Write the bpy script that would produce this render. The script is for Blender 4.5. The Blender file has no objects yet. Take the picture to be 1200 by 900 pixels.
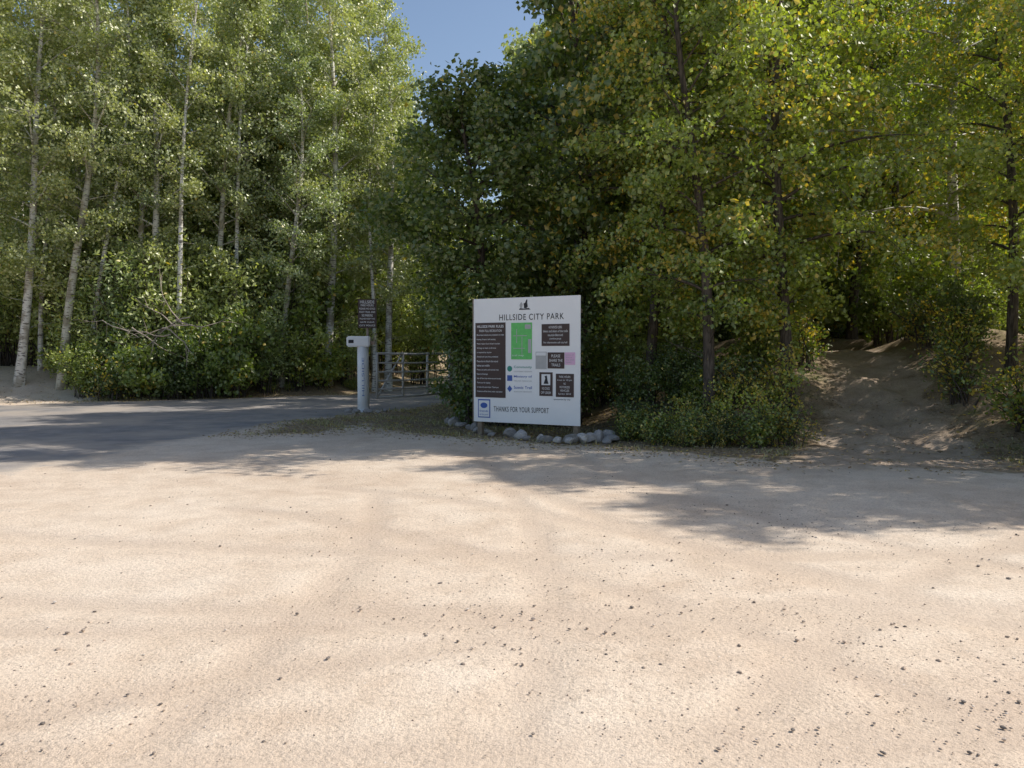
import bpy, math, random
import numpy as np
from mathutils import Vector, Matrix
random.seed(7); RNG=np.random.default_rng(7)
S=bpy.context.scene
S.view_settings.view_transform='Standard'
try: S.view_settings.look='None'
except: pass
S.view_settings.exposure=0
COL=S.collection

# ---------------------------------------------------------------- helpers
def mesh_from(name,V,F,mats,midx=None,attrs=None,smooth=None,colattr=None):
    V=np.asarray(V,dtype=np.float32); F=np.asarray(F,dtype=np.int32)
    k=F.shape[1]; n=F.shape[0]
    me=bpy.data.meshes.new(name)
    me.vertices.add(len(V)); me.vertices.foreach_set('co',V.ravel())
    me.loops.add(n*k); me.loops.foreach_set('vertex_index',F.ravel())
    me.polygons.add(n); me.polygons.foreach_set('loop_start',np.arange(0,n*k,k,dtype=np.int32))
    try: me.polygons.foreach_set('loop_total',np.full(n,k,dtype=np.int32))
    except Exception: pass
    for m in mats: me.materials.append(m)
    if midx is not None: me.polygons.foreach_set('material_index',np.asarray(midx,dtype=np.int32))
    if smooth is not None: me.polygons.foreach_set('use_smooth',np.broadcast_to(np.asarray(smooth,dtype=bool),(n,)).copy())
    if attrs:
        for nm,a in attrs.items():
            at=me.attributes.new(nm,'FLOAT','FACE'); at.data.foreach_set('value',np.asarray(a,dtype=np.float32))
    if colattr is not None:
        at=me.attributes.new('mask','FLOAT_COLOR','POINT'); at.data.foreach_set('color',np.asarray(colattr,dtype=np.float32).ravel())
    me.update(calc_edges=True); me.validate()
    return me
def obj(name,me,parent=None,loc=(0,0,0),rot=(0,0,0),scale=(1,1,1)):
    o=bpy.data.objects.new(name,me); COL.objects.link(o)
    o.location=loc; o.rotation_euler=rot; o.scale=scale
    if parent: o.parent=parent
    return o
def empty(name,loc=(0,0,0),rot=(0,0,0)):
    o=bpy.data.objects.new(name,None); COL.objects.link(o); o.location=loc; o.rotation_euler=rot; return o

def tube(pts,rad,sides=6):
    pts=np.asarray(pts,float); n=len(pts); rad=np.broadcast_to(np.asarray(rad,float),(n,))
    T=np.gradient(pts,axis=0); T/=np.linalg.norm(T,axis=1)[:,None]+1e-9
    up=np.array([0,0,1.0]) if abs(T[0,2])<0.8 else np.array([1.0,0,0])
    A=np.cross(T,up); A/=np.linalg.norm(A,axis=1)[:,None]+1e-9
    B=np.cross(T,A)
    th=np.linspace(0,2*np.pi,sides,endpoint=False)
    V=pts[:,None,:]+rad[:,None,None]*(np.cos(th)[None,:,None]*A[:,None,:]+np.sin(th)[None,:,None]*B[:,None,:])
    V=V.reshape(-1,3)
    i=np.arange(n-1)[:,None]*sides; j=np.arange(sides)[None,:]; j2=(j+1)%sides
    F=np.stack([i+j,i+j2,i+sides+j2,i+sides+j],-1).reshape(-1,4)
    return V,F
class Acc:
    def __init__(s): s.V=[];s.F=[];s.M=[];s.A=[];s.Y=[];s.n=0
    def add(s,V,F,m=0,a=0.5,y=0.0):
        s.V.append(V); s.F.append(F+s.n); s.n+=len(V)
        nf=len(F)
        s.M.append(np.full(nf,m)); s.A.append(np.broadcast_to(a,(nf,))); s.Y.append(np.broadcast_to(y,(nf,)))
    def mesh(s,name,mats,smooth_mat0=True):
        M=np.concatenate(s.M)
        return mesh_from(name,np.concatenate(s.V),np.concatenate(s.F),mats,M,{'v':np.concatenate(s.A),'yl':np.concatenate(s.Y)},smooth=(M==0)&smooth_mat0)
def leaf_quads(C,L,W,rng,droop=0.0):
    n=len(C)
    a=rng.normal(size=(n,3)); a[:,2]-=droop; a/=np.linalg.norm(a,axis=1)[:,None]
    b=np.cross(a,rng.normal(size=(n,3))); b/=np.linalg.norm(b,axis=1)[:,None]+1e-9
    nn=np.cross(a,b)
    sz=rng.uniform(.7,1.25,n)[:,None]
    a=a*L*.5*sz; b=b*W*.5*sz; 
    V=np.stack([C-a,C+b-a*.15+nn*W*.12*sz,C+a,C-b-a*.15+nn*W*.12*sz],1).reshape(-1,3)
    F=np.arange(n*4).reshape(n,4)
    return V,F

# ---------------------------------------------------------------- materials
def newmat(name):
    m=bpy.data.materials.new(name); m.use_nodes=True; nt=m.node_tree; nt.nodes.clear()
    out=nt.nodes.new('ShaderNodeOutputMaterial'); return m,nt,out
def N(nt,t,**kw):
    n=nt.nodes.new(t)
    for k,v in kw.items():
        if hasattr(n,k): setattr(n,k,v)
        else: n.inputs[k].default_value=v
    return n
def ramp(nt,stops,src=None):
    r=nt.nodes.new('ShaderNodeValToRGB'); cr=r.color_ramp
    while len(cr.elements)<len(stops): cr.elements.new(0.5)
    for e,(p,c) in zip(cr.elements,stops):
        e.position=p; e.color=(c[0],c[1],c[2],1) if hasattr(c,'__len__') else (c,c,c,1)
    if src is not None: nt.links.new(src,r.inputs[0])
    return r.outputs[0]
def mix(nt,f,a,b,mode='MIX'):
    m=nt.nodes.new('ShaderNodeMix'); m.data_type='RGBA'; m.blend_type=mode
    for s,v in ((0,f),(6,a),(7,b)):
        if hasattr(v,'links'): nt.links.new(v,m.inputs[s])
        else: m.inputs[s].default_value=v if s==0 else (*v,1)
    return m.outputs[2]
def math_(nt,op,a,b=0.5,c=None):
    m=nt.nodes.new('ShaderNodeMath'); m.operation=op
    for s,v in ((0,a),(1,b)):
        if hasattr(v,'links'): nt.links.new(v,m.inputs[s])
        else: m.inputs[s].default_value=v
    return m.outputs[0]
def noise(nt,co,scale,detail=3,rough=.55,dist=0.):
    n=N(nt,'ShaderNodeTexNoise'); n.inputs['Scale'].default_value=scale; n.inputs['Detail'].default_value=detail
    n.inputs['Roughness'].default_value=rough; n.inputs['Distortion'].default_value=dist
    nt.links.new(co,n.inputs['Vector']); return n.outputs[0]
def principled(nt,out,rough=.8,spec=.3):
    p=N(nt,'ShaderNodeBsdfPrincipled'); p.inputs['Roughness'].default_value=rough
    p.inputs['Specular IOR Level'].default_value=spec
    nt.links.new(p.outputs[0],out.inputs[0]); return p

def leaf_mat(name,dark,mid,light,yellow=(.70,.50,.06),trans=.42,gl=.10):
    m,nt,out=newmat(name)
    at=N(nt,'ShaderNodeAttribute'); at.attribute_name='v'
    ay=N(nt,'ShaderNodeAttribute'); ay.attribute_name='yl'
    oi=N(nt,'ShaderNodeObjectInfo')
    c=ramp(nt,[(0,dark),(.5,mid),(1,light)],at.outputs['Fac'])
    tint=ramp(nt,[(0,(.72,.82,.80)),(.5,(1,1,1)),(1,(1.0,1.0,.75))],oi.outputs['Random'])
    c=mix(nt,1.0,c,tint,'MULTIPLY')
    c=mix(nt,ay.outputs['Fac'],c,yellow)
    d=N(nt,'ShaderNodeBsdfDiffuse'); t=N(nt,'ShaderNodeBsdfTranslucent'); g=N(nt,'ShaderNodeBsdfGlossy')
    g.inputs['Roughness'].default_value=.5; g.inputs['Color'].default_value=(.95,.92,.85,1)
    tc=mix(nt,1.0,c,(1.3,1.35,.5),'MULTIPLY')
    nt.links.new(c,d.inputs[0]); nt.links.new(tc,t.inputs[0])
    m1=N(nt,'ShaderNodeMixShader'); m1.inputs[0].default_value=trans
    nt.links.new(d.outputs[0],m1.inputs[1]); nt.links.new(t.outputs[0],m1.inputs[2])
    m2=N(nt,'ShaderNodeMixShader'); m2.inputs[0].default_value=gl
    nt.links.new(m1.outputs[0],m2.inputs[1]); nt.links.new(g.outputs[0],m2.inputs[2])
    nt.links.new(m2.outputs[0],out.inputs[0]); return m
LEAF_ASPEN=leaf_mat('leaf_aspen',(.28,.32,.11),(.42,.46,.20),(.56,.59,.32),gl=.14)
LEAF_BIRCH=leaf_mat('leaf_birch',(.13,.18,.020),(.27,.34,.045),(.48,.53,.10),trans=.48)
LEAF_MAPLE=leaf_mat('leaf_maple',(.06,.10,.016),(.11,.17,.028),(.20,.27,.05),trans=.4)
LEAF_SHRUB=leaf_mat('leaf_shrub',(.14,.20,.03),(.26,.33,.06),(.42,.47,.11),trans=.46)
LEAF_WILLOW=leaf_mat('leaf_willow',(.29,.35,.11),(.43,.49,.18),(.56,.60,.27))

def bark(name,base,dark,white=True):
    m,nt,out=newmat(name)
    tc=N(nt,'ShaderNodeTexCoord'); mp=N(nt,'ShaderNodeMapping'); nt.links.new(tc.outputs['Object'],mp.inputs[0])
    p=principled(nt,out,.85,.2)
    if white:
        mp.inputs['Scale'].default_value=(3,3,16)
        f=noise(nt,mp.outputs[0],1.6,3,.6)
        a=ramp(nt,[(.38,dark),(.47,base)],f)
        mp2=N(nt,'ShaderNodeMapping'); nt.links.new(tc.outputs['Object'],mp2.inputs[0]); mp2.inputs['Scale'].default_value=(2,2,1.2)
        g=noise(nt,mp2.outputs[0],1.2,2)
        a=mix(nt,ramp(nt,[(.50,0),(.60,.75)],g),a,(base[0]*.4,base[1]*.36,base[2]*.3))
    else:
        mp.inputs['Scale'].default_value=(14,14,2.5)
        f=noise(nt,mp.outputs[0],2,3,.6)
        a=ramp(nt,[(.35,dark),(.7,base)],f)
    nt.links.new(a,p.inputs['Base Color']); return m
BARK_BIRCH=bark('bark_birch',(.74,.71,.64),(.09,.075,.06))
BARK_ASPEN=bark('bark_aspen',(.58,.55,.45),(.15,.12,.09))
BARK_DARK=bark('bark_dark',(.16,.13,.105),(.05,.04,.032),False)

def plain(name,col,rough=.6,spec=.4,var=.15,scale=8,metal=0):
    m,nt,out=newmat(name); p=principled(nt,out,rough,spec); p.inputs['Metallic'].default_value=metal
    tc=N(nt,'ShaderNodeTexCoord'); f=noise(nt,tc.outputs['Object'],scale,4,.6)
    c=ramp(nt,[(.3,tuple(x*(1-var) for x in col)),(.7,tuple(min(1,x*(1+var)) for x in col))],f)
    nt.links.new(c,p.inputs['Base Color']); return m

# ---------------------------------------------------------------- terrain
def sm(a,b,x):
    t=np.clip((x-a)/(b-a),0,1); return t*t*(3-2*t)
def yl(x): return np.interp(x,[-2,0,2.3,4.3,6,10,20],[19,17,14.4,13,12.4,10.8,10.4])
def yb(x): return np.interp(x,[-30,-13,-6],[24.5,27,31.5])
PATH=np.array([[5.0,9.8,1.8],[5.9,12,1.4],[6.8,14.3,1.0],[7.75,17,.75],[8.5,20,.62],[9.1,22.5,.5]])
PATH2=np.array([[-21,21.0,2.4],[-17.8,24.0,2.6],[-16.6,26.6,2.1],[-17.6,29.5,1.7],[-20,33,.8]])
ROAD=[(-7.0,10.6),(-6.7,13.3),(-5.4,18.7),(-4.4,20.7),(-2.9,23.5),(-1.9,28),(-2,45),(-5,45),(-6,31.2),(-13,26.3),(-19,24),(-45,20),(-45,9),(-14,9.6)]
FR=[(-4.3,20.6),(-3.1,17.4),(-1.7,15.8),(0,14.7),(1.5,13.9),(2.6,12.9),(4.1,11.7),(5.5,11.2),(7.2,10.3),(9,9.4),(13,8.9),(70,8.5),(70,250),(-1.6,250),(-1.7,28),(-2.7,23.6)]
FL=[(-5.6,32),(-13,26.9),(-20,24.4),(-90,23.5),(-90,250),(-4.8,250),(-4.8,44)]
FP=[(-5.1,15.9),(-4.0,16.2),(-3.4,18.5),(-4.0,20.4),(-4.7,19.7),(-5.0,18.6)]
def sdist(x,y,poly):
    P=np.array(poly,float); n=len(P); d=np.full(x.shape,1e9); ins=np.zeros(x.shape,bool)
    for i in range(n):
        a=P[i]; b=P[(i+1)%n]; e=b-a
        t=np.clip(((x-a[0])*e[0]+(y-a[1])*e[1])/(e@e),0,1)
        d=np.minimum(d,np.hypot(x-a[0]-t*e[0],y-a[1]-t*e[1]))
        c=((a[1]>y)!=(b[1]>y)); 
        if abs(b[1]-a[1])>1e-9: ins^=c&(x<(b[0]-a[0])*(y-a[1])/(b[1]-a[1])+a[0])
    return np.where(ins,d,-d)
def pathd(x,y,P):
    best=np.full(x.shape,-1e9)
    for i in range(len(P)-1):
        a=P[i];b=P[i+1];e=b[:2]-a[:2]
        t=np.clip(((x-a[0])*e[0]+(y-a[1])*e[1])/(e@e),0,1)
        w=a[2]+t*(b[2]-a[2])
        best=np.maximum(best,w-np.hypot(x-a[0]-t*e[0],y-a[1]-t*e[1]))
    return best
def masks(x,y):
    x=np.asarray(x,float); y=np.asarray(y,float)
    p=np.maximum(pathd(x,y,PATH),pathd(x,y,PATH2))
    r=sdist(x,y,ROAD)
    f=np.maximum(np.maximum(sdist(x,y,FR),sdist(x,y,FL)),sdist(x,y,FP))
    return r,p,f
# wheel tracks on the lot: centre lines (x,y) of curved drive-overs
TRK=[]
for (cx,cy,R0,a0,a1) in [(-9,-3,13.5,8,62),(12,-4,12.5,120,172),(1,26,20.5,235,292),(-2,22,18.2,240,285),(14,14,13.8,180,236),(-16,6,15.5,-28,12),(4,-9,13.2,60,120)]:
    for off in (-.75,.75):
        aa=np.radians(np.linspace(a0,a1,30)); TRK.append(np.stack([cx+(R0+off)*np.cos(aa),cy+(R0+off)*np.sin(aa)],1))
def trackmask(x,y):
    best=np.full(x.shape,9.)
    for T in TRK:
        for i in range(0,len(T)-1):
            a=T[i];b=T[i+1];e=b-a
            near=(np.abs(x-a[0])<1.5)&(np.abs(y-a[1])<1.5)
            if not near.any(): continue
            xn=x[near];yn=y[near]
            t=np.clip(((xn-a[0])*e[0]+(yn-a[1])*e[1])/(e@e),0,1)
            best[near]=np.minimum(best[near],np.hypot(xn-a[0]-t*e[0],yn-a[1]-t*e[1]))
    return 1-sm(.06,.22,best)
def H(x,y):
    x=np.asarray(x,float); y=np.asarray(y,float)
    p=pathd(x,y,PATH)
    pm=sm(-.9,.2,p)
    bank=1.62*sm(.6,8.0,y-yl(x))*sm(1.0,6,x)
    bump=.28*np.sin(x*1.3+.5)*np.sin(y*1.1)+.15*np.sin(x*2.9+y*2.1)
    hh=bank+ (1-pm)*sm(.3,3,y-yl(x))*sm(1.5,4,x)*(.35+bump*.6)
    lb=1.15*sm(0,4.5,y-yb(x))*sm(-5.,-8.5,x)
    lot=.012*np.sin(x*.9+y*.3)+.010*np.sin(y*1.7-x*.4)+.004*np.sin(x*3.1+1)*np.sin(y*2.6)
    pin=sm(-.3,.6,p)*sm(11,14,y)
    rut=pin*(-.05*np.sin(x*4+y*.8)+.035*np.sin(x*7.3-y*3.1)*np.sin(y*5.3+x)+.03*np.sin(y*8.1+x*2.2))
    far=sm(45,200,y)*2.0
    return hh+lb+lot+far+rut
def h1(x,y): return float(H(np.array([x]),np.array([y]))[0])

def ground_mat():
    m,nt,out=newmat('sandy_ground')
    p=principled(nt,out,.95,.12)
    tc=N(nt,'ShaderNodeTexCoord'); co=tc.outputs['Object']
    at=N(nt,'ShaderNodeAttribute'); at.attribute_name='mask'
    sp=N(nt,'ShaderNodeSeparateColor'); nt.links.new(at.outputs['Color'],sp.inputs[0])
    big=noise(nt,co,.45,3,.6); med=noise(nt,co,2.4,4,.65); fine=noise(nt,co,42,3,.7); vf=noise(nt,co,170,1,.6)
    sand=ramp(nt,[(.34,(.585,.45,.335)),(.5,(.70,.57,.44)),(.64,(.76,.645,.52))],big)
    sand=mix(nt,.45,sand,ramp(nt,[(.32,(.53,.405,.30)),(.6,(.76,.635,.505))],med))
    sand=mix(nt,.85,sand,ramp(nt,[(.25,.58),(.5,1.),(.8,1.08)],fine),'MULTIPLY')
    sand=mix(nt,.7,sand,ramp(nt,[(.25,.5),(.5,1.),(.75,1.15)],vf),'MULTIPLY')
    spks=[]
    for scl,thr in ((34,.66),(78,.66)):
        vo=N(nt,'ShaderNodeTexVoronoi'); vo.inputs['Scale'].default_value=scl; nt.links.new(co,vo.inputs['Vector'])
        spk=ramp(nt,[(.13,1.),(.22,0.)],vo.outputs['Distance'])
        sc=N(nt,'ShaderNodeSeparateColor'); nt.links.new(vo.outputs['Color'],sc.inputs[0])
        sel=math_(nt,'GREATER_THAN',math_(nt,'ADD',sc.outputs[0],math_(nt,'MULTIPLY',math_(nt,'SUBTRACT',med,.5),1.2)),thr)
        spk=math_(nt,'MULTIPLY',spk,sel); spks.append(spk)
        sand=mix(nt,math_(nt,'MULTIPLY',spk,.7),sand,ramp(nt,[(0,(.20,.16,.13)),(.7,(.38,.29,.22)),(1,(.78,.72,.66))],sc.outputs[1]))
    # wheel tracks: alpha channel of mask holds pressed strips
    tbr=ramp(nt,[(.40,.15),(.54,1.)],med)
    tw=math_(nt,'MULTIPLY',at.outputs['Alpha'],tbr)
    sand=mix(nt,math_(nt,'MULTIPLY',tw,.42),sand,(.45,.34,.255))
    asp=ramp(nt,[(.3,(.22,.205,.195)),(.7,(.34,.315,.295))],med)
    asp=mix(nt,.6,asp,ramp(nt,[(.3,.6),(.6,1.1)],vf),'MULTIPLY')
    asp=mix(nt,ramp(nt,[(.42,0.),(.62,.6)],big),asp,(.49,.41,.33))
    dirt=ramp(nt,[(.3,(.37,.275,.20)),(.7,(.56,.44,.335))],med)
    dirt=mix(nt,.7,dirt,ramp(nt,[(.3,.6),(.6,1.08)],fine),'MULTIPLY')
    ff=ramp(nt,[(.3,(.17,.12,.075)),(.5,(.32,.24,.16)),(.72,(.17,.16,.065))],med)
    ff=mix(nt,.8,ff,ramp(nt,[(.3,.5),(.6,1.3)],fine),'MULTIPLY')
    edge=math_(nt,'MULTIPLY',math_(nt,'SUBTRACT',med,.5),1.5)
    edge=math_(nt,'ADD',edge,math_(nt,'MULTIPLY',math_(nt,'SUBTRACT',fine,.5),.5))
    def mk(ch,lo=.4,hi=.6):
        v=math_(nt,'ADD',sp.outputs[ch],edge)
        r=N(nt,'ShaderNodeMapRange'); r.interpolation_type='SMOOTHSTEP'; r.inputs[1].default_value=lo; r.inputs[2].default_value=hi
        nt.links.new(v,r.inputs[0]); return r.outputs[0]
    c=mix(nt,mk(0,.2,.8),sand,asp)
    c=mix(nt,mk(2,.35,.65),c,ff)
    c=mix(nt,mk(1,.3,.75),c,dirt)
    nt.links.new(c,p.inputs['Base Color'])
    hgt=math_(nt,'ADD',math_(nt,'MULTIPLY',fine,.55),math_(nt,'MULTIPLY',med,.9))
    hgt=math_(nt,'SUBTRACT',hgt,math_(nt,'MULTIPLY',at.outputs['Alpha'],.45))
    b=N(nt,'ShaderNodeBump'); b.inputs['Strength'].default_value=.6; b.inputs['Distance'].default_value=.028
    nt.links.new(hgt,b.inputs['Height']); nt.links.new(b.outputs[0],p.inputs['Normal'])
    return m
GM=ground_mat()
def geo(a,b,n): return a+(b-a)*(np.linspace(0,1,n)**2.2)
xs=np.concatenate([-geo(40,600,26)[::-1][:-1],np.arange(-40,-12,.25),np.arange(-12,14,.1),np.arange(14,40.01,.25),geo(40,600,26)[1:]])
ys=np.concatenate([-geo(4,600,26)[::-1][:-1],np.arange(-4,1.5,.25),np.arange(1.5,15,.1),np.arange(15,46.01,.2),geo(46,800,26)[1:]])
XX,YY=np.meshgrid(xs,ys,indexing='xy'); X=XX.ravel(); Y=YY.ravel()
Z=H(X,Y); r_,p_,f_=masks(X,Y)
TM=trackmask(X,Y)*(1-sm(-.5,.5,f_))
Z=Z-.008*TM*(1-sm(-.5,.5,r_))
BP=sm(-.6,.2,pathd(X,Y,PATH2))   # bare sandy bank at the far left : plain sand
CA=np.stack([sm(-.9,.7,r_)*(1-BP*sm(24.5,25.5,Y)),sm(-.55,.45,pathd(X,Y,PATH))*sm(9.5,12.5,Y),sm(-.7,.7,f_)*(1-1.3*BP).clip(-.6,1),TM],1)
nx=len(xs); ny=len(ys)
ii=(np.arange(ny-1)[:,None]*nx+np.arange(nx-1)[None,:]).ravel()
GF=np.stack([ii,ii+1,ii+nx+1,ii+nx],1)
obj('ground',mesh_from('ground',np.stack([X,Y,Z],1),GF,[GM],smooth=True,colattr=CA))
def sheet(name,d,marg,hi):
    sel=d>-marg
    keep=sel[GF].all(axis=1); F=GF[keep]; u,inv=np.unique(F,return_inverse=True)
    off=-.012+(.012+hi)*sm(-marg+.25,-marg+.9,d)
    V=np.stack([X,Y,Z+off],1)[u]
    obj(name,mesh_from(name,V,inv.reshape(-1,4),[GM],smooth=True,colattr=CA[u]))
sheet('asphalt_road',r_,1.4,.004)
sheet('dirt_path',pathd(X,Y,PATH),1.2,.006)

# ---------------------------------------------------------------- trees
def gen_tree(name,seed,h,r0,cs,R,nb,ntw,nl,L,W,up,droop,lean,bend,mats,ypct,jit=.15,sides=8,peak=.4,twr=.004):
    rng=np.random.default_rng(seed); A=Acc()
    t=np.linspace(0,1,14); ph=rng.uniform(0,6.28,2)
    def tp(t): 
        t=np.asarray(t,float)
        return np.stack([lean[0]*t*h+bend*np.sin(t*5+ph[0])*t, lean[1]*t*h+bend*np.sin(t*4+ph[1])*t, t*h-.15],-1)
    P=tp(t); A.add(*tube(P,r0*(1-t)**.75*(1+.35*np.exp(-t*40))+.012,sides),m=0)
    C=[];AV=[];YV=[]
    for i in range(6):
        tt=rng.uniform(.12,cs+.1); s0=tp(tt); az=rng.uniform(0,6.28); ln=rng.uniform(.4,1.1)
        s=np.linspace(0,1,4)[:,None]; d=np.array([math.cos(az),math.sin(az),rng.uniform(-.1,.6)])
        A.add(*tube(s0+d*s*ln,np.linspace(.012,.004,4),3),m=0)
    for i in range(nb):
        q=(i+rng.uniform(0,1))/nb; tt=cs+(1-cs)*q*.985
        s0=tp(tt); az=i*2.4+rng.uniform(-.5,.5)
        prof=(q/peak)**.6 if q<peak else ((1-q)/(1-peak))**.62
        BL=R*(.25+.75*prof)*rng.uniform(.6,1.25)
        el=up+q*.5+rng.uniform(-.2,.2)
        d=np.array([math.cos(az)*math.cos(el),math.sin(az)*math.cos(el),math.sin(el)])
        def bp(s):
            s=np.asarray(s,float)[...,None]
            return s0+d*s*BL+np.array([0,0,-1.])*droop*s**2*BL*.6+np.array([-math.sin(az),math.cos(az),0])*s**2*BL*.12*math.sin(i*1.7)
        s=np.linspace(0,1,6); rb=max(.012,r0*.42*(1-tt)**.6*min(1,BL/2))
        A.add(*tube(bp(s),rb*(1-s)**.8+.004,4),m=0)
        bv=rng.uniform(0,1); yb_=rng.uniform()<.35
        for j in range(ntw):
            sj=rng.uniform(.22,1.0); b0=bp(sj); az2=az+rng.uniform(-1.4,1.4); e2=el*.5+rng.uniform(-.5,.6)-droop*.5
            TL=(.18+.34*(1-sj*.4))*BL*rng.uniform(.5,1.2)+.15
            d2=np.array([math.cos(az2)*math.cos(e2),math.sin(az2)*math.cos(e2),math.sin(e2)])
            s3=np.linspace(0,1,3)[:,None]
            A.add(*tube(b0+d2*s3*TL-np.array([0,0,1])*s3**2*TL*droop*.8,np.linspace(twr*2,twr*.7,3),3),m=0)
            dens=rng.choice([.0,.5,1,1.6,2.2]); k=int(nl/(nb*ntw)*dens*(TL/(.45*R)+.4))
            if k<2: continue
            u=rng.uniform(.1,1.1,k)[:,None]
            pts=b0+d2*u*TL-np.array([0,0,1])*u**2*TL*droop*.8+rng.normal(size=(k,3))*jit*np.array([1,1,.75])
            C.append(pts); cv=.45*bv+.55*rng.uniform(0,1)
            AV.append(np.clip(.55*cv+.45*rng.uniform(0,1,k),0,1))
            yp=ypct*(4.5 if (yb_ and rng.uniform()<.5) else .5)
            YV.append((rng.uniform(0,1,k)<yp)*rng.uniform(.5,1,k))
    C=np.concatenate(C); V,F=leaf_quads(C,L,W,rng,droop)
    A.add(V,F,1,np.concatenate(AV),np.concatenate(YV))
    return A.mesh(name,mats)
ASP=[gen_tree('aspen_a',11,16,.15,.22,2.3,44,7,12500,.11,.09,.5,.25,(.02,.0),.35,[BARK_BIRCH,LEAF_ASPEN],.012,.17),
     gen_tree('aspen_b',12,15,.13,.24,2.1,40,7,11500,.11,.09,.55,.2,(.0,.01),.4,[BARK_ASPEN,LEAF_ASPEN],.015,.17),
     gen_tree('aspen_c',13,17,.15,.26,2.5,42,7,12500,.115,.09,.5,.3,(.01,-.01),.5,[BARK_ASPEN,LEAF_ASPEN],.01,.18)]
THIN=gen_tree('aspen_thin',14,15.5,.085,.42,1.5,26,6,4800,.11,.09,.6,.2,(.0,.0),.45,[BARK_BIRCH,LEAF_ASPEN],.012,.17)
BIR=[gen_tree('birch_a',21,11,.12,.17,2.7,44,8,19000,.095,.075,.35,.55,(.03,-.02),.35,[BARK_DARK,LEAF_BIRCH],.14,.14,peak=.35),
     gen_tree('birch_b',22,11.5,.13,.17,2.9,44,8,20000,.097,.075,.3,.65,(-.03,-.03),.4,[BARK_BIRCH,LEAF_BIRCH],.15,.14,peak=.3),
     gen_tree('birch_c',23,10.5,.11,.2,2.5,40,8,17500,.095,.075,.4,.45,(.05,.02),.3,[BARK_DARK,LEAF_BIRCH],.09,.14,peak=.35)]
MAP=[gen_tree('maple_a',31,9.2,.14,.24,2.8,40,8,21000,.135,.105,.35,.2,(-.06,0),.3,[BARK_DARK,LEAF_MAPLE],.004,.2,peak=.45),
     gen_tree('maple_b',32,10,.16,.2,3.0,40,8,19000,.14,.11,.4,.25,(.02,.02),.4,[BARK_DARK,LEAF_MAPLE],.06,.2,peak=.4)]
FAR=[gen_tree('far_tree_a',51,15,.14,.12,2.8,30,6,5500,.23,.18,.5,.25,(.02,.0),.35,[BARK_ASPEN,LEAF_ASPEN],.01,.22,5),
     gen_tree('far_tree_b',52,12,.13,.1,3.0,30,6,5500,.23,.18,.35,.4,(.02,.02),.35,[BARK_DARK,LEAF_BIRCH],.04,.22,5,peak=.35),
     gen_tree('far_tree_c',53,12,.15,.12,3.2,30,6,5500,.23,.19,.4,.25,(-.02,.0),.3,[BARK_BIRCH,LEAF_SHRUB],.01,.22,5)]
def gen_shrub(name,seed,h,R,ns,nl,L,W,mats,ypct,jit=.1,vert=.5):
    rng=np.random.default_rng(seed); A=Acc(); C=[];AV=[];YV=[]
    for i in range(ns):
        az=rng.uniform(0,6.28); sp=rng.uniform(.1,1); hh=h*rng.uniform(.35,1.1)*(1-.35*sp**2)
        b=np.array([rng.normal()*.15*R,rng.normal()*.15*R,-.1]); e=np.array([math.cos(az)*R*sp,math.sin(az)*R*sp,hh])
        s=np.linspace(0,1,5)[:,None]; pts=b+(e-b)*np.concatenate([s**1.5,s**1.5,s**.85],1)
        A.add(*tube(pts,np.linspace(.018,.004,5),4),m=0); bv=rng.uniform()
        for j in range(7):
            k0=rng.uniform(.25,1); p0=b+(e-b)*np.array([k0**1.5,k0**1.5,k0**.85]); a2=rng.uniform(0,6.28)
            d=np.array([math.cos(a2),math.sin(a2),rng.uniform(-.3,.8)]); TL=rng.uniform(.15,.5)*R
            s3=np.linspace(0,1,3)[:,None]; A.add(*tube(p0+d*s3*TL,np.linspace(.007,.003,3),3),m=0)
            k=int(nl/(ns*7)*rng.choice([.3,1,1.7])); u=rng.uniform(0,1.1,k)[:,None]
            C.append(p0+d*u*TL+rng.normal(size=(k,3))*jit); cv=.5*bv+.5*rng.uniform()
            AV.append(np.clip(.6*cv+.4*rng.uniform(0,1,k),0,1)); YV.append((rng.uniform(0,1,k)<ypct*rng.choice([.3,.3,4]))*rng.uniform(.5,1,k))
    C=np.concatenate(C); C[:,2]=np.maximum(C[:,2],.03); V,F=leaf_quads(C,L,W,rng,.1)
    A.add(V,F,1,np.concatenate(AV),np.concatenate(YV)); return A.mesh(name,mats)
SHR=[gen_shrub('shrub_a',41,2.2,1.2,24,4200,.11,.08,[BARK_DARK,LEAF_SHRUB],.02),
     gen_shrub('shrub_b',42,1.7,1.1,22,4000,.12,.09,[BARK_DARK,LEAF_SHRUB],.05),
     gen_shrub('shrub_c',43,2.6,1.1,28,4800,.105,.065,[BARK_DARK,LEAF_MAPLE],.01),
     gen_shrub('shrub_d',44,3.4,1.5,32,5000,.12,.055,[BARK_DARK,LEAF_WILLOW],.01,.13),
     gen_shrub('weeds',45,.8,.7,22,1500,.075,.05,[BARK_DARK,LEAF_SHRUB],.08,.07),
     gen_shrub('scrub_a',46,1.8,.85,13,1300,.075,.05,[BARK_DARK,LEAF_BIRCH],.16,.09),
     gen_shrub('scrub_b',47,1.2,1.0,15,1300,.08,.045,[BARK_DARK,LEAF_MAPLE],.2,.08)]

def put(kind,me,x,y,s=1.,rz=None,tilt=(0,0),parent=None,sz=None):
    rz=random.uniform(0,6.28) if rz is None else rz
    o=obj(kind,me,parent,(x,y,h1(x,y)),(0,0,0),(s,s,sz or s)); o.rotation_mode='ZYX'; o.rotation_euler=(tilt[1],tilt[0],rz); return o
def PX(px,d): return (px-600)/933*d
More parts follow.
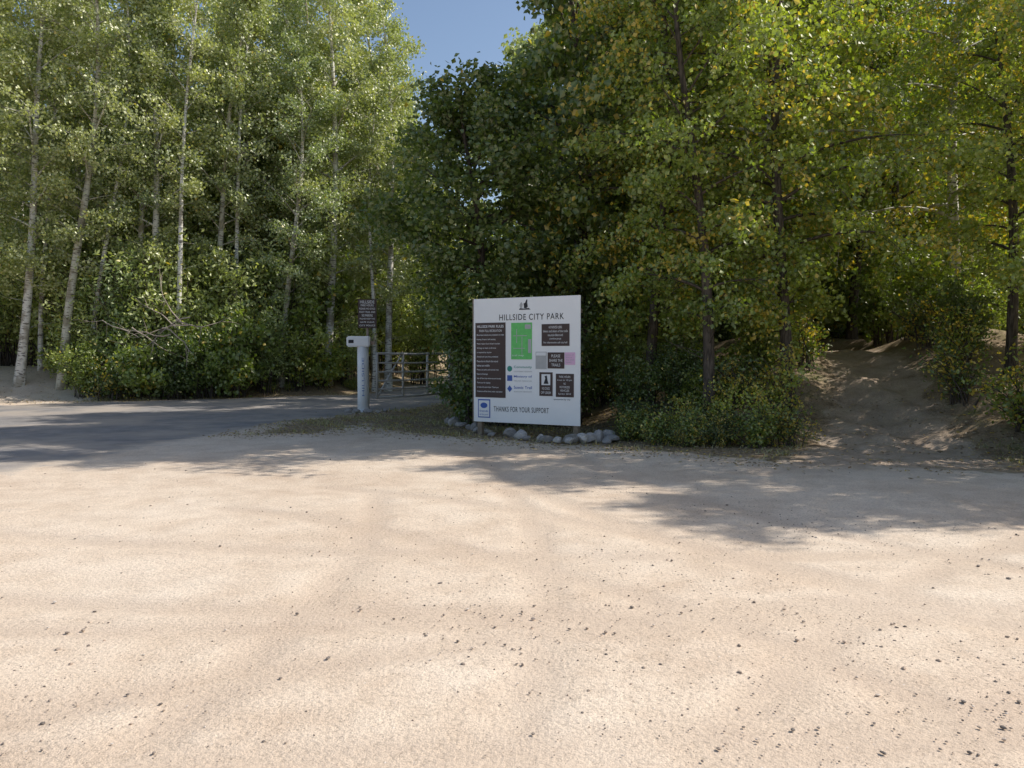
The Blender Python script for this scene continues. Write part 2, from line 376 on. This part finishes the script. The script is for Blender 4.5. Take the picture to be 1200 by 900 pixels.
# right group (near)
put('maple_tree',MAP[0],-.55,18.6,.94,.3,sz=.82)
put('maple_tree',MAP[1],1.7,19.2,1.08,2.,sz=1.18)
for (x,y,s,k,rz) in [(2.9,16.9,.95,0,.5),(3.7,14.9,.95,2,2.2),(5.5,15.8,1.0,0,3.9),
    (6.1,18.3,1.1,1,5.1),(9.9,15.8,.9,2,1.2),(10.9,19.6,1.05,1,.2),(7.0,21.5,1.1,0,1.9),
    (9.3,12.9,.86,2,.9),(12.4,13.2,.95,0,3.1),(13.2,17.2,1.0,2,5.9),(14.2,10.9,1.0,1,2.6),
    (17.2,11.4,1.0,0,.7),(11.6,10.9,.92,2,4.9),(2.1,23.0,1.15,2,1.1),(4.6,22.8,1.15,1,2.),(10.0,23.5,1.1,0,.4)]:
    put('birch_tree',BIR[k],x,y,s,rz)
# left group
for (px,d,k,s,rz,tl) in [(22,28.4,0,1.02,0,(.09,0)),(-14,27.5,1,1.0,1.2,(.06,.02)),(72,28.3,2,1.0,.3,(.10,0)),(150,29.5,1,.95,0,(.10,0)),(172,29.8,0,1.0,.2,(.05,0)),
    (240,30.5,1,1.0,.2,(.13,.0)),(305,33,2,.95,2,(-.03,0)),(384,32.5,0,1.1,1.5,(.02,0)),(345,37,1,1.15,3,(0,0)),(440,36,1,1.2,4,(-.03,0)),(112,32,0,1.05,4,(-.04,0)),(-75,28,0,1.,2,(.05,0)),(-130,30,2,1.,2,(0,0)),(270,36,1,1.05,5,(0,0)),(412,39,2,1.15,1,(0,0)),
    (50,32,2,1.05,5,(-.03,0)),(195,34,2,1.1,1,(.03,0)),(330,31.2,1,.9,4,(.06,0)),(455,34,0,1.0,2,(.01,0)),(350,33.6,2,1.05,.5,(.03,0))]:
    put('aspen_tree',ASP[k],PX(px,d),d,s,rz,tl)
for (px,d,s,rz,tl) in [(104,29,1.0,1,.12),(205,28.9,1.05,3,.06),(268,30.8,1.0,5,.09),(360,32.2,1.0,1.4,-.05),(48,29.8,1.0,.8,.04),(438,33.2,.9,3.3,.01),(140,31.5,1.1,5.2,-.09)]:
    put('aspen_tree',THIN,PX(px,d),d,s,rz,(tl,0))
put('maple_tree',MAP[1],PX(310,35),35,1.2,1.)
# distant forest mass
fb=empty('distant_forest')
rg=random.Random(5)
pl=[]
def try_add(x,y,md):
    for a,b in pl:
        if (a-x)**2+(b-y)**2<md*md: return False
    pl.append((x,y)); return True
n=0;it=0
while n<84 and it<20000:
    it+=1
    y=rg.uniform(23,60); x=rg.uniform(-.70*y-2,.64*y+1)
    sl=x/y
    r0,p0,f0=masks(np.array([x]),np.array([y]))
    if r0[0]>-1.2 or p0[0]>-1.2 or f0[0]<1.5: continue
    if x<0 and y<35: continue
    if -.30<sl<.08 and y<42: continue
    if not try_add(x,y,3.2): continue
    if -.165<sl<-.01:
        me=rg.choice(FAR); hmax=(.28 if -.13<sl<-.05 else .40)*y+1.0
        s=min(1.2,hmax/(16 if me is FAR[0] else 13))
    elif x<0: me=rg.choice([FAR[0],FAR[0],FAR[2]]); s=rg.uniform(1.0,1.35)
    else: me=rg.choice([FAR[1],FAR[2],FAR[0]] if y>27 else BIR); s=rg.uniform(1.05,1.4)
    put('tree',me,x,y,s,rg.uniform(0,6.28),parent=fb); n+=1
for i in range(9):
    y=62+rg.uniform(0,8); x=PX(430+i*16,y); put('tree',rg.choice(FAR),x,y,rg.uniform(1.1,1.35),parent=fb)
# shrubs (individual, foreground)
for (px,d,k,s) in [(98,27.6,0,.9),(130,27.3,6,1.4),(165,27.8,1,1.3),(205,28,2,1.0),(240,28.6,0,1.2),(275,29.2,0,1.5),(310,30.3,3,1.0),(345,31.2,0,1.3),(375,32,1,1.2),(405,33.2,3,.9),
     (82,28.9,1,1.0),(110,29.4,3,1.35),(190,29.6,3,1.55),(250,30.2,3,1.5),(330,32.5,3,1.7),(385,35,3,1.6),(10,31.5,3,1.3),(-50,31,0,1.3),(-90,29,2,1.2),(150,29.4,3,1.4),(225,30.0,3,1.7),(300,31.3,3,1.6),
     (50,31.5,3,1.5),(85,31,3,1.9),(125,33,3,2.2),(180,33,3,2.3),(235,34,3,2.3),(280,35,3,2.2),(360,37,3,2.2),(430,40,3,1.8),(460,44,3,1.7),(495,42,3,1.5),(20,34,3,2.0),(350,33,0,2.2),(270,33,0,2.6),(160,31.5,0,2.4)]:
    put('shrub',SHR[k],PX(px,d),d,s)
for (x,y,k,s) in [(-1.0,19.9,2,1.05),(-.85,18.4,2,1.1),(-.8,22.4,2,1.1),(0.0,17.9,2,1.05),(1.0,17.9,2,1.1),(-.3,25.5,3,1.0),(-.4,29,3,1.2),
     (2.6,14.7,6,.7),(3.0,14.2,5,.6),(3.6,13.8,6,.6),(3.85,14.3,5,.8),(4.35,13.6,5,.75),(4.75,13.5,6,.65),(2.5,15.9,2,.6),(5.0,14.7,5,1.0),(5.2,16.8,0,.7),(3.4,16.1,2,.6),(4.3,15.3,6,1.0),
     (8.6,13.2,5,1.1),(8.9,12.0,6,1.1),(8.4,14.8,6,1.0),(9.6,13.5,2,.8),(9.7,11.6,5,1.2),(9.4,16.6,2,.7),(9.3,17.6,6,1.1),(9.8,19.4,0,.9),(8.9,16.0,5,.9),(10.2,18.4,1,.9),(10.4,12.8,6,1.4),(6.5,19.8,6,1.0),(6.4,17.4,5,1.0),(7.0,22,0,1.),(10.3,22.0,0,1.0),(11.5,11.3,5,1.4),
     (8.3,24.8,0,1.0),(9.6,24.6,2,.9),(10.9,25.5,0,1.1),(12.3,23.5,1,1.2),(7.4,26.5,0,1.3),(9.0,27.5,2,1.4),(11,28,0,1.4),(13,27,0,1.5)]:
    put('shrub',SHR[k],x,y,s)
ug=empty('undergrowth')
n=0
while n<90:
    y=rg.uniform(15,46); x=rg.uniform(-.68*y-2,.64*y+1)
    r0,p0,f0=masks(np.array([x]),np.array([y]))
    if r0[0]>-.8 or p0[0]>-1.5 or f0[0]<1.6: continue
    if x>-1.5 and x<2.5 and y<17.3: continue
    if -4.5<x<-.2 and y<32: continue
    k=rg.choice([0,1,2,3,0,6]) if x>0 else rg.choice([0,1,3,3,0,3])
    put('bush',SHR[k],x,y,rg.uniform(.5,1.0) if y<22 else rg.uniform(.9,1.6),rg.uniform(0,6),parent=ug); n+=1
n=0
while n<80:
    y=rg.uniform(11,33); x=rg.uniform(-.7*y-2,.7*y+3)
    r0,p0,f0=masks(np.array([x]),np.array([y]))
    if r0[0]>-.4 or p0[0]>-.6 or f0[0]<.7 or f0[0]>2.6: continue
    if -3.6<x<2 and y<24: continue
    put('weeds',SHR[rg.choice([4,4,6])],x,y,rg.uniform(.3,.75),rg.uniform(0,6),parent=ug); n+=1

# ---------------------------------------------------------------- grass, litter, gravel
def scatter(n,cond,box):
    out=[];tot=0
    while tot<n:
        x=RNG.uniform(box[0],box[1],n*3); y=RNG.uniform(box[2],box[3],n*3)
        k=cond(x,y); out.append(np.stack([x[k],y[k]],1)); tot+=k.sum()
        if len(out)>40: break
    return np.concatenate(out)[:n]
def nz(x,y,s): return np.sin(x*s+1.3)*np.sin(y*s*1.2+.7)+.6*np.sin(x*s*2.3+y*s*1.7)
def cg(x,y):
    r,p,f=masks(x,y); return (r<.1)&(p<-.15)&(f>-.15+.3*RNG.uniform(-1,1,x.shape))&(f<3)&(nz(x,y,1.9)>RNG.uniform(-.6,1.3,x.shape))
P=scatter(13000,cg,(-26,16,9,34))
n=len(P); Zg=H(P[:,0],P[:,1]); hgt=RNG.uniform(.03,.11,n); th=RNG.uniform(0,6.28,n); ln=RNG.normal(size=(n,2))*.06; w=.006+.006*RNG.uniform(size=n)
base=np.stack([P[:,0],P[:,1],Zg-.01],1); dx=np.stack([np.cos(th)*w,np.sin(th)*w,0*w],1); tip=base+np.stack([ln[:,0],ln[:,1],hgt],1); mid=base+(tip-base)*.55-np.stack([ln[:,0],ln[:,1],0*w],1)*.25
V=np.stack([base-dx,base+dx,mid+dx*.8,mid-dx*.8, mid-dx*.8,mid+dx*.8,tip+dx*.1,tip-dx*.1],1).reshape(-1,3)
GRASS=leaf_mat('grass_blades',(.18,.19,.07),(.34,.31,.14),(.52,.44,.25),trans=.3)
vv=np.repeat(RNG.uniform(0,1,n),2)
obj('grass',mesh_from('grass',V,np.arange(n*8).reshape(-1,4),[GRASS],attrs={'v':vv,'yl':np.zeros(2*n)}))
def cl(x,y):
    r,p,f=masks(x,y); return (f>-.5-.9*RNG.uniform(size=x.shape)**2)&(f<5)&((p<.0)|(RNG.uniform(size=x.shape)<.22))&((r<0)|(RNG.uniform(size=x.shape)<.05))
P=scatter(30000,cl,(-24,16,9,32)); n=len(P)
C=np.stack([P[:,0],P[:,1],H(P[:,0],P[:,1])+.012+RNG.uniform(0,.02,n)],1)
V,F=leaf_quads(C,.065,.045,RNG); V[:,2]=C.repeat(4,0)[:,2]+(V[:,2]-C.repeat(4,0)[:,2])*.35
LIT=leaf_mat('dry_leaves',(.14,.085,.05),(.30,.21,.12),(.48,.36,.2),yellow=(.55,.38,.06),trans=.15)
obj('fallen_leaves',mesh_from('fallen_leaves',V,F,[LIT],attrs={'v':RNG.uniform(0,1,n),'yl':(RNG.uniform(0,1,n)<.12)*1.}))

import bmesh
def ico(sub):
    bm=bmesh.new(); bmesh.ops.create_icosphere(bm,subdivisions=sub,radius=1); V=np.array([v.co[:] for v in bm.verts]); F=np.array([[v.index for v in f.verts] for f in bm.faces]); bm.free(); return V,F
def stones(name,pos,size,mat,sub=2,flat=.6,rough=.18):
    IV,IF=ico(sub); Vs=[];Fs=[];A=[]
    for i,(p,s) in enumerate(zip(pos,size)):
        k=RNG.normal(size=(5,3)); k/=np.linalg.norm(k,axis=1)[:,None]
        v=IV.copy()
        for q in k:
            d=v@q; c=RNG.uniform(.5,.85); v=v-np.maximum(d-c,0)[:,None]*q
        v*=1+rough*(RNG.uniform(size=(len(v),1))-.5)*.6
        v*=np.array([RNG.uniform(.75,1.3),RNG.uniform(.7,1.1),flat*RNG.uniform(.7,1.2)])
        a=RNG.uniform(0,6.28); R=np.array([[math.cos(a),-math.sin(a),0],[math.sin(a),math.cos(a),0],[0,0,1]])
        v=v@R.T*s+p; Vs.append(v); Fs.append(IF+i*len(IV)); A.append(np.full(len(IF),RNG.uniform()))
    return mesh_from(name,np.concatenate(Vs),np.concatenate(Fs),[mat],attrs={'v':np.concatenate(A),'yl':np.zeros(sum(map(len,A)))},smooth=False)
def stone_mat(name,stops):
    m,nt,out=newmat(name); p=principled(nt,out,.85,.25); at=N(nt,'ShaderNodeAttribute'); at.attribute_name='v'
    c=ramp(nt,stops,at.outputs['Fac']); tc=N(nt,'ShaderNodeTexCoord'); f=noise(nt,tc.outputs['Object'],14,4,.7)
    c=mix(nt,.8,c,ramp(nt,[(.3,.6),(.65,1.15)],f),'MULTIPLY'); nt.links.new(c,p.inputs['Base Color'])
    return m
GRV=stone_mat('gravel_stone',[(0,(.16,.14,.125)),(.5,(.31,.255,.21)),(.8,(.44,.34,.265)),(1,(.68,.61,.54))])
ROCK=stone_mat('field_rock',[(0,(.24,.22,.20)),(.5,(.38,.35,.33)),(1,(.56,.52,.48))])
def cgv(x,y):
    w=np.clip((nz(x,y,1.1)+1.0)/2.4,0.06,1)*np.clip((x/np.maximum(y,1)+.75),.3,1.2)*np.clip(9/(y*y*.6+2),.12,1)
    return RNG.uniform(size=x.shape)<w
P=scatter(18000,cgv,(-10,10,2.2,13)); sz=np.clip(RNG.lognormal(-5.6,.58,len(P)),.002,.017)
pos=np.stack([P[:,0],P[:,1],H(P[:,0],P[:,1])+sz*.15],1)
obj('gravel',stones('gravel',pos,sz,GRV,1))
arc=np.array([(-1.45,18.3),(-1.2,17.6),(-.95,16.9),(-.62,16.2),(-.35,15.65),(0.0,15.2),(.3,14.85),(.62,14.55),(.98,14.3),(1.3,14.3),(1.55,14.55),(1.75,14.95),(-.8,16.5),(.48,14.75),(.15,15.1),(-1.3,18.0),(1.45,14.45),(.8,14.5),(1.1,14.4),(-.5,16.0),(1.65,14.3),(1.9,14.6)])
sz=RNG.uniform(.08,.18,len(arc)); pos=np.stack([arc[:,0]+RNG.normal(size=len(arc))*.05,arc[:,1]+RNG.normal(size=len(arc))*.07,sz*.4],1)
obj('rock_border',stones('rock_border',pos,sz,ROCK,3,.75,.12))
arc=np.array([(-4.45,21.6),(-4.2,21.45),(-3.9,21.5),(-3.65,21.7),(-3.5,22.0),(-4.5,21.9)])
sz=RNG.uniform(.08,.15,len(arc)); pos=np.stack([arc[:,0],arc[:,1],sz*.35],1)
obj('post_base_rocks',stones('post_base_rocks',pos,sz,ROCK,3,.65,.08))

# ---------------------------------------------------------------- signs
WHITE=plain('white_painted_board',(.87,.87,.86),.45,.4,.02,3)
BROWN=plain('brown_panel',(.06,.036,.032),.5,.4,.1,5)
INKW=plain('white_lettering',(.80,.80,.79),.6,.3,.02)
INKD=plain('black_lettering',(.03,.03,.035),.6,.3,.02)
GREEN=plain('map_green',(.16,.58,.16),.6,.3,.1,12)
GREY=plain('grey_print',(.45,.45,.44),.6,.3,.1,9)
PINK=plain('pink_paper',(.78,.50,.68),.7,.2,.03)
TEAL=plain('teal_print',(.05,.28,.22),.6,.3,.03)
BLUE=plain('blue_print',(.06,.13,.42),.6,.3,.03)
FADED=plain('faded_blue_print',(.22,.30,.50),.7,.2,.25,9)
WOOD=plain('weathered_wood',(.24,.19,.14),.85,.2,.25,12)
STEEL=plain('galvanised_steel',(.55,.53,.50),.5,.5,.15,10,.1)
RUST=plain('rusty_paint',(.33,.25,.20),.7,.3,.25,12)
PIPE=plain('white_pipe_paint',(.88,.88,.88),.4,.4,.04,5)
def box(name,x0,x1,y0,y1,z0,z1,mat,parent,bev=0):
    bm=bmesh.new(); bmesh.ops.create_cube(bm,size=1)
    for v in bm.verts: v.co=Vector(((x0+x1)/2+v.co.x*(x1-x0),(y0+y1)/2+v.co.y*(y1-y0),(z0+z1)/2+v.co.z*(z1-z0)))
    if bev: bmesh.ops.bevel(bm,geom=bm.edges[:],offset=bev,segments=2,affect='EDGES')
    me=bpy.data.meshes.new(name); bm.to_mesh(me); bm.free(); me.materials.append(mat)
    return obj(name,me,parent)
def text(body,parent,xc,z,y,width,height,mat,name='lettering',vertical=False,bold=0.0,serif=False):
    cu=bpy.data.curves.new(name,'FONT'); cu.body=body; cu.size=1; cu.offset=bold
    if serif: cu.space_character=1.15
    o=bpy.data.objects.new('tmp',cu); COL.objects.link(o); bpy.context.view_layer.update()
    me=bpy.data.meshes.new_from_object(o.evaluated_get(bpy.context.evaluated_depsgraph_get())); bpy.data.objects.remove(o)
    co=np.array([v.co[:] for v in me.vertices]); mn=co.min(0); mx=co.max(0)
    c=(co-(mn+mx)/2); c[:,0]*=width/(mx[0]-mn[0]); c[:,1]*=height/(mx[1]-mn[1])
    if vertical: c=np.stack([-c[:,1],c[:,0],c[:,2]],1)
    V=np.stack([c[:,0]+xc,np.full(len(c),y),c[:,1]+z],1)
    me.vertices.foreach_set('co',V.astype(np.float32).ravel()); me.materials.clear(); me.materials.append(mat); me.update()
    return obj(name,me,parent)
# large sign : local x along board, -y towards viewer
W_=2.30;B0=.265;Hh=2.42
sg=empty('park_information_sign',(-.76,15.8,0),(0,0,math.atan2(-1.1,2.02)))
box('board',0,W_,0,.02,B0,B0+Hh,WHITE,sg,.004)
fr=box('board_edge_left',-.022,-.001,-.004,.03,B0-.01,B0+Hh+.01,WOOD,sg)
for i,xp in enumerate((.12,2.2)): box('post_%d'%(i+1),xp-.05,xp+.05,.023,.12,-.3,2.5,WOOD,sg,.006)
for i,zz in enumerate((.55,1.5,2.4)): box('batten_%d'%(i+1),.03,W_-.03,.122,.16,zz-.04,zz+.04,WOOD,sg)
def U(u): return u*W_
def Vv(v): return B0+Hh*(1-v)
def panel(name,u0,u1,v0,v1,mat,y=-.008): return box(name,U(u0),U(u1),y,-.002,Vv(v1),Vv(v0),mat,sg)
def lines(u0,u1,v0,v1,n,words,mat=INKW,y=-.011,fill=.62,center=False):
    st=(v1-v0)/n
    for i in range(n):
        w=words[i%len(words)]; wd=min(1,len(w)/max(map(len,words)))*(u1-u0)
        uc=(u0+u1)/2 if center else u0+wd/2
        text(w,sg,U(uc),Vv(v0+st*(i+.5)),y,U(wd),Hh*st*fill,mat,'text_line')
text('HILLSIDE CITY PARK',sg,U(.555),Vv(.155),-.004,U(.60),.115,INKD,'title',bold=.004,serif=True)
def poly(pts,y,mat,name,par=sg):
    bm=bmesh.new(); vs=[bm.verts.new((a,y,b)) for a,b in pts]; bm.faces.new(vs); me=bpy.data.meshes.new(name); bm.to_mesh(me); bm.free(); me.materials.append(mat); return obj(name,me,par)
lx,lz=U(.50),Vv(.098)
poly([(lx-.13,lz),(lx-.11,lz+.03),(lx-.03,lz+.02),(lx+.08,lz+.03),(lx+.12,lz)],-.004,INKD,'logo_ground')
poly([(lx-.02,lz+.03),(lx-.03,lz+.12),(lx+.0,lz+.13),(lx+.03,lz+.19),(lx+.05,lz+.19),(lx+.045,lz+.13),(lx+.06,lz+.06),(lx+.03,lz+.03)],-.005,INKD,'logo_figure')
poly([(lx-.10,lz+.03),(lx-.12,lz+.09),(lx-.08,lz+.15),(lx-.05,lz+.10),(lx-.07,lz+.03)],-.005,GREY,'logo_tree')
panel('rules_panel',.02,.315,.195,.80,BROWN)
text('HILLSIDE PARK RULES',sg,U(.168),Vv(.225),-.011,U(.26),.05,INKW,'rules_title',bold=.01)
lines(.06,.28,.245,.275,1,['PARK FULL RECREATION'],center=True)
rl=['Motorized vehicles are prohibited on trails','hunting, firearms and camping','Please respect hours of park use 6am','All dogs on leash at all times','is required by city law','Alcohol and open fires prohibited','Please do not disturb the natural','habitat and wildlife','Please use paths and marked trails','Report all damage','Stay off the trails when wet and muddy','Thank you for helping','to keep this park clean. Thank you','Violators will be fined under city bylaw']
for i,w in enumerate(rl):
    v=.295+i*.0352; wd=.265*min(1,len(w)/42)
    text(w,sg,U(.035+wd/2),Vv(v),-.011,U(wd),.036,INKW,'rule_line',bold=.006)
panel('map_panel',.37,.565,.20,.49,GREEN)
panel('map_building',.50,.555,.215,.25,GREY,-.011); panel('map_key',.53,.56,.33,.44,GREY,-.011)
for i,(a,b,c,d) in enumerate([(.39,.52,.30,.306),(.42,.426,.25,.36),(.39,.50,.40,.405),(.47,.476,.31,.45)]): panel('map_trail_%d'%i,a,b,c,d,GREY,-.0115)
lines(.38,.49,.445,.475,1,['trail map'])
panel('notice_panel',.655,.905,.215,.385,BROWN)
lines(.67,.89,.225,.375,5,['AUTHORIZED USERS:','hikers and skiers of the trails','mountain bikers and','snowshoe groups','For information call city hall'],center=True)
panel('photo_panel',.60,.70,.43,.565,GREY); panel('photo_header',.605,.695,.435,.46,INKW,-.011)
panel('warning_panel',.71,.86,.435,.56,BROWN); lines(.725,.845,.445,.55,3,['PLEASE','SHARE THE','TRAILS'],center=True)
panel('pink_notice',.865,.955,.435,.53,PINK); lines(.875,.945,.445,.52,4,['notice of','work on','the trail','closed'],mat=GREY)
panel('symbol_panel',.635,.755,.59,.775,BROWN); panel('symbol_white',.655,.735,.605,.69,INKW,-.011); 
poly([(U(.675),Vv(.68)),(U(.69),Vv(.64)),(U(.685),Vv(.62)),(U(.705),Vv(.615)),(U(.71),Vv(.65)),(U(.72),Vv(.68))],-.014,INKD,'symbol_hiker')
lines(.65,.74,.70,.765,2,['NO DOGS','OFF LEASH'],center=True)
panel('notice_panel_lower',.785,.945,.60,.78,BROWN); lines(.80,.93,.61,.77,6,['PARK HOURS','6 am to 10 pm','NO','MOTORIZED','VEHICLES','by-law 2010'],center=True)
for i,(v,mat,t1,t2) in enumerate([(.565,TEAL,'Community','conservation'),(.64,BLUE,'Ministry of','natural resources'),(.725,BLUE,'Scenic Trail','association')]):
    cx,cz=U(.355),Vv(v); r=.055
    if i==0: pts=[(cx+r*math.cos(a),cz+r*math.sin(a)) for a in np.linspace(0,6.28,17)[:-1]]
    elif i==1: pts=[(cx-r,cz-r),(cx+r,cz-r),(cx+r,cz+r),(cx-r,cz+r)]
    else: pts=[(cx-r,cz),(cx,cz-r*1.2),(cx+r,cz),(cx,cz+r*1.2)]
    poly(pts,-.004,mat,'sponsor_logo'); text(t1,sg,U(.48),Vv(v-.012),-.004,U(.17),.055,mat,'sponsor_name',bold=.006); text(t2,sg,U(.48),Vv(v+.02),-.004,U(.17),.03,GREY,'sponsor_line')
text('sponsored by city',sg,U(.84),Vv(.80),-.004,U(.15),.035,INKD,'small_line')
text('THANKS FOR YOUR SUPPORT',sg,U(.46),Vv(.89),-.004,U(.52),.10,INKD,'thanks_line',bold=.002,serif=True)
panel('badge_border',.045,.165,.815,.965,BLUE); panel('badge_face',.053,.157,.825,.957,INKW,-.011)
cx,cz=U(.105),Vv(.865); poly([(cx+.08*math.cos(a),cz+.055*math.sin(a)) for a in np.linspace(0,6.28,17)[:-1]],-.0135,BLUE,'badge_emblem')
text('friends',sg,U(.105),Vv(.91),-.0135,U(.085),.04,BLUE,'badge_text'); text('of the park',sg,U(.105),Vv(.94),-.0135,U(.085),.035,BLUE,'badge_text')

# white post with tee cap
x0,y0=PX(425.5,21.9),21.9
po=empty('white_gate_post',(x0,y0,0))
def cyl(name,pts,r,mat,par,sides=24,cap=True):
    V,F=tube(pts,r,sides)
    me=mesh_from(name,V,F,[mat],smooth=True)
    o=obj(name,me,par)
    if cap:
        bm=bmesh.new(); bm.from_mesh(me)
        es=[e for e in bm.edges if len(e.link_faces)==1]
        bmesh.ops.holes_fill(bm,edges=es,sides=0)
        for f in bm.faces:
            if len(f.verts)>4: f.smooth=False
        bm.to_mesh(me); bm.free()
    return o
cyl('pipe_shaft',[(0,0,-.2),(0,0,.6),(0,0,1.2),(0,0,1.82)],.155,PIPE,po)
cyl('base_collar',[(0,0,-.1),(0,0,.06)],.2,PIPE,po)
box('cap_box',-.42,.21,-.17,.17,1.80,2.09,PIPE,po,.03)
box('cap_slot',-.36,-.22,-.176,-.172,1.9,1.99,INKD,po)
box('latch_arm',.212,.34,-.03,.03,1.86,1.95,RUST,po)
text('HILLSIDE',po,.03,.98,-.159,1.05,.065,FADED,'vertical_lettering',vertical=True,bold=.0)
ss=empty('park_rules_sign',(PX(431,22.4),22.4,0),(0,0,.05))
cyl('pole',[(0,0.03,-.2),(0,0.03,1.5),(0,0.03,3.0)],.035,RUST,ss,12)
box('sign_plate',-.26,.26,-.02,-.006,2.33,3.14,BROWN,ss,.004)
for i,(t,w,hg) in enumerate([('HILLSIDE',.40,.085),('PARK HOURS',.36,.06),('PLEASE NO DOGS',.44,.05),('FOOT TRAIL AND',.44,.05),('NO PARKING',.3,.07),('PLEASE KEEP THE',.42,.04),('GATE CLEAR',.4,.04),('CITY POLICE',.44,.045)]):
    text(t,ss,0,3.06-i*.094,-.024,w,hg,INKW,'text_line',bold=.01)
# gate
ga=empty('metal_gate',(-3.85,22.6,0),(0,0,math.atan2(3.1,1.85)))
GL=3.6; zb=.36; zt=1.62
for i,zz in enumerate([zb,.60,.84,1.09,1.35,zt]):
    cyl('rail_%d'%(i+1),[(0.05,0,zz),(GL/2,0,zz-.02),(GL-.05,0,zz)],.027 if 0<i<5 else .034,STEEL,ga,10)
for i,xx in enumerate([.03,1.2,2.4,GL-.03]): cyl('upright_%d'%(i+1),[(xx,.0,zb-.03),(xx,.0,zt+.03)],.036,STEEL,ga,10)
cyl('brace',[(.05,.03,zb),(1.2,.03,zt)],.025,STEEL,ga,8)
cyl('hinge_post',[(GL+.16,0,-.3),(GL+.16,0,1.9)],.09,WOOD,ga,12)
for zz in (.6,1.35): cyl('hinge',[(GL-.04,0,zz+.04),(GL+.1,0,zz+.04)],.02,RUST,ga,8)
# fallen bare branches at left
rr=np.random.default_rng(3); A=Acc(); bx,by=PX(215,27.7),27.7
for i in range(9):
    a=rr.uniform(2.4,4.0) if i%3 else rr.uniform(-.6,.8); p=np.array([bx+rr.normal()*.6,by-.6+rr.normal()*.3,h1(bx,by)+2.7+rr.normal()*.35]); pts=[p]; d=np.array([math.cos(a),-.1,rr.uniform(-.5,.6)])
    for k in range(7):
        d=d+rr.normal(size=3)*.22; d/=np.linalg.norm(d); p=p+d*.3; pts.append(p)
        if k in(2,4,5):
            e=d+rr.normal(size=3)*.7; e/=np.linalg.norm(e); A.add(*tube([p,p+e*.3,p+e*.6+np.array([0,0,-.08])],[.010,.007,.003],4))
    A.add(*tube(pts,np.linspace(.025,.006,8),5))
obj('dead_branches',A.mesh('dead_branches',[plain('dead_wood',(.42,.35,.29),.9,.1,.2,6)]))

# ---------------------------------------------------------------- light, sky, camera
az=math.radians(77); el=math.radians(42)
sd=Vector((math.sin(az)*math.cos(el),math.cos(az)*math.cos(el),math.sin(el)))
L=bpy.data.lights.new('sun','SUN'); L.energy=5.0; L.angle=math.radians(.5); L.color=(1,.95,.87)
lo=bpy.data.objects.new('sun',L); COL.objects.link(lo); lo.rotation_euler=sd.to_track_quat('Z','Y').to_euler()
w=bpy.data.worlds.new('World'); S.world=w; w.use_nodes=True; nt=w.node_tree
bg=nt.nodes.get('Background') or nt.nodes.new('ShaderNodeBackground')
sk=nt.nodes.new('ShaderNodeTexSky'); sk.sky_type='NISHITA'; sk.sun_disc=False; sk.sun_elevation=el; sk.sun_rotation=az; sk.air_density=1.0; sk.dust_density=1.5
nt.links.new(sk.outputs[0],bg.inputs[0]); bg.inputs[1].default_value=.15
cam=bpy.data.cameras.new('camera'); cam.lens=28; cam.sensor_width=36; cam.clip_end=2000
co=bpy.data.objects.new('camera',cam); COL.objects.link(co); co.location=(0,0,1.6); co.rotation_euler=(math.radians(90-2.15),0,0); S.camera=co
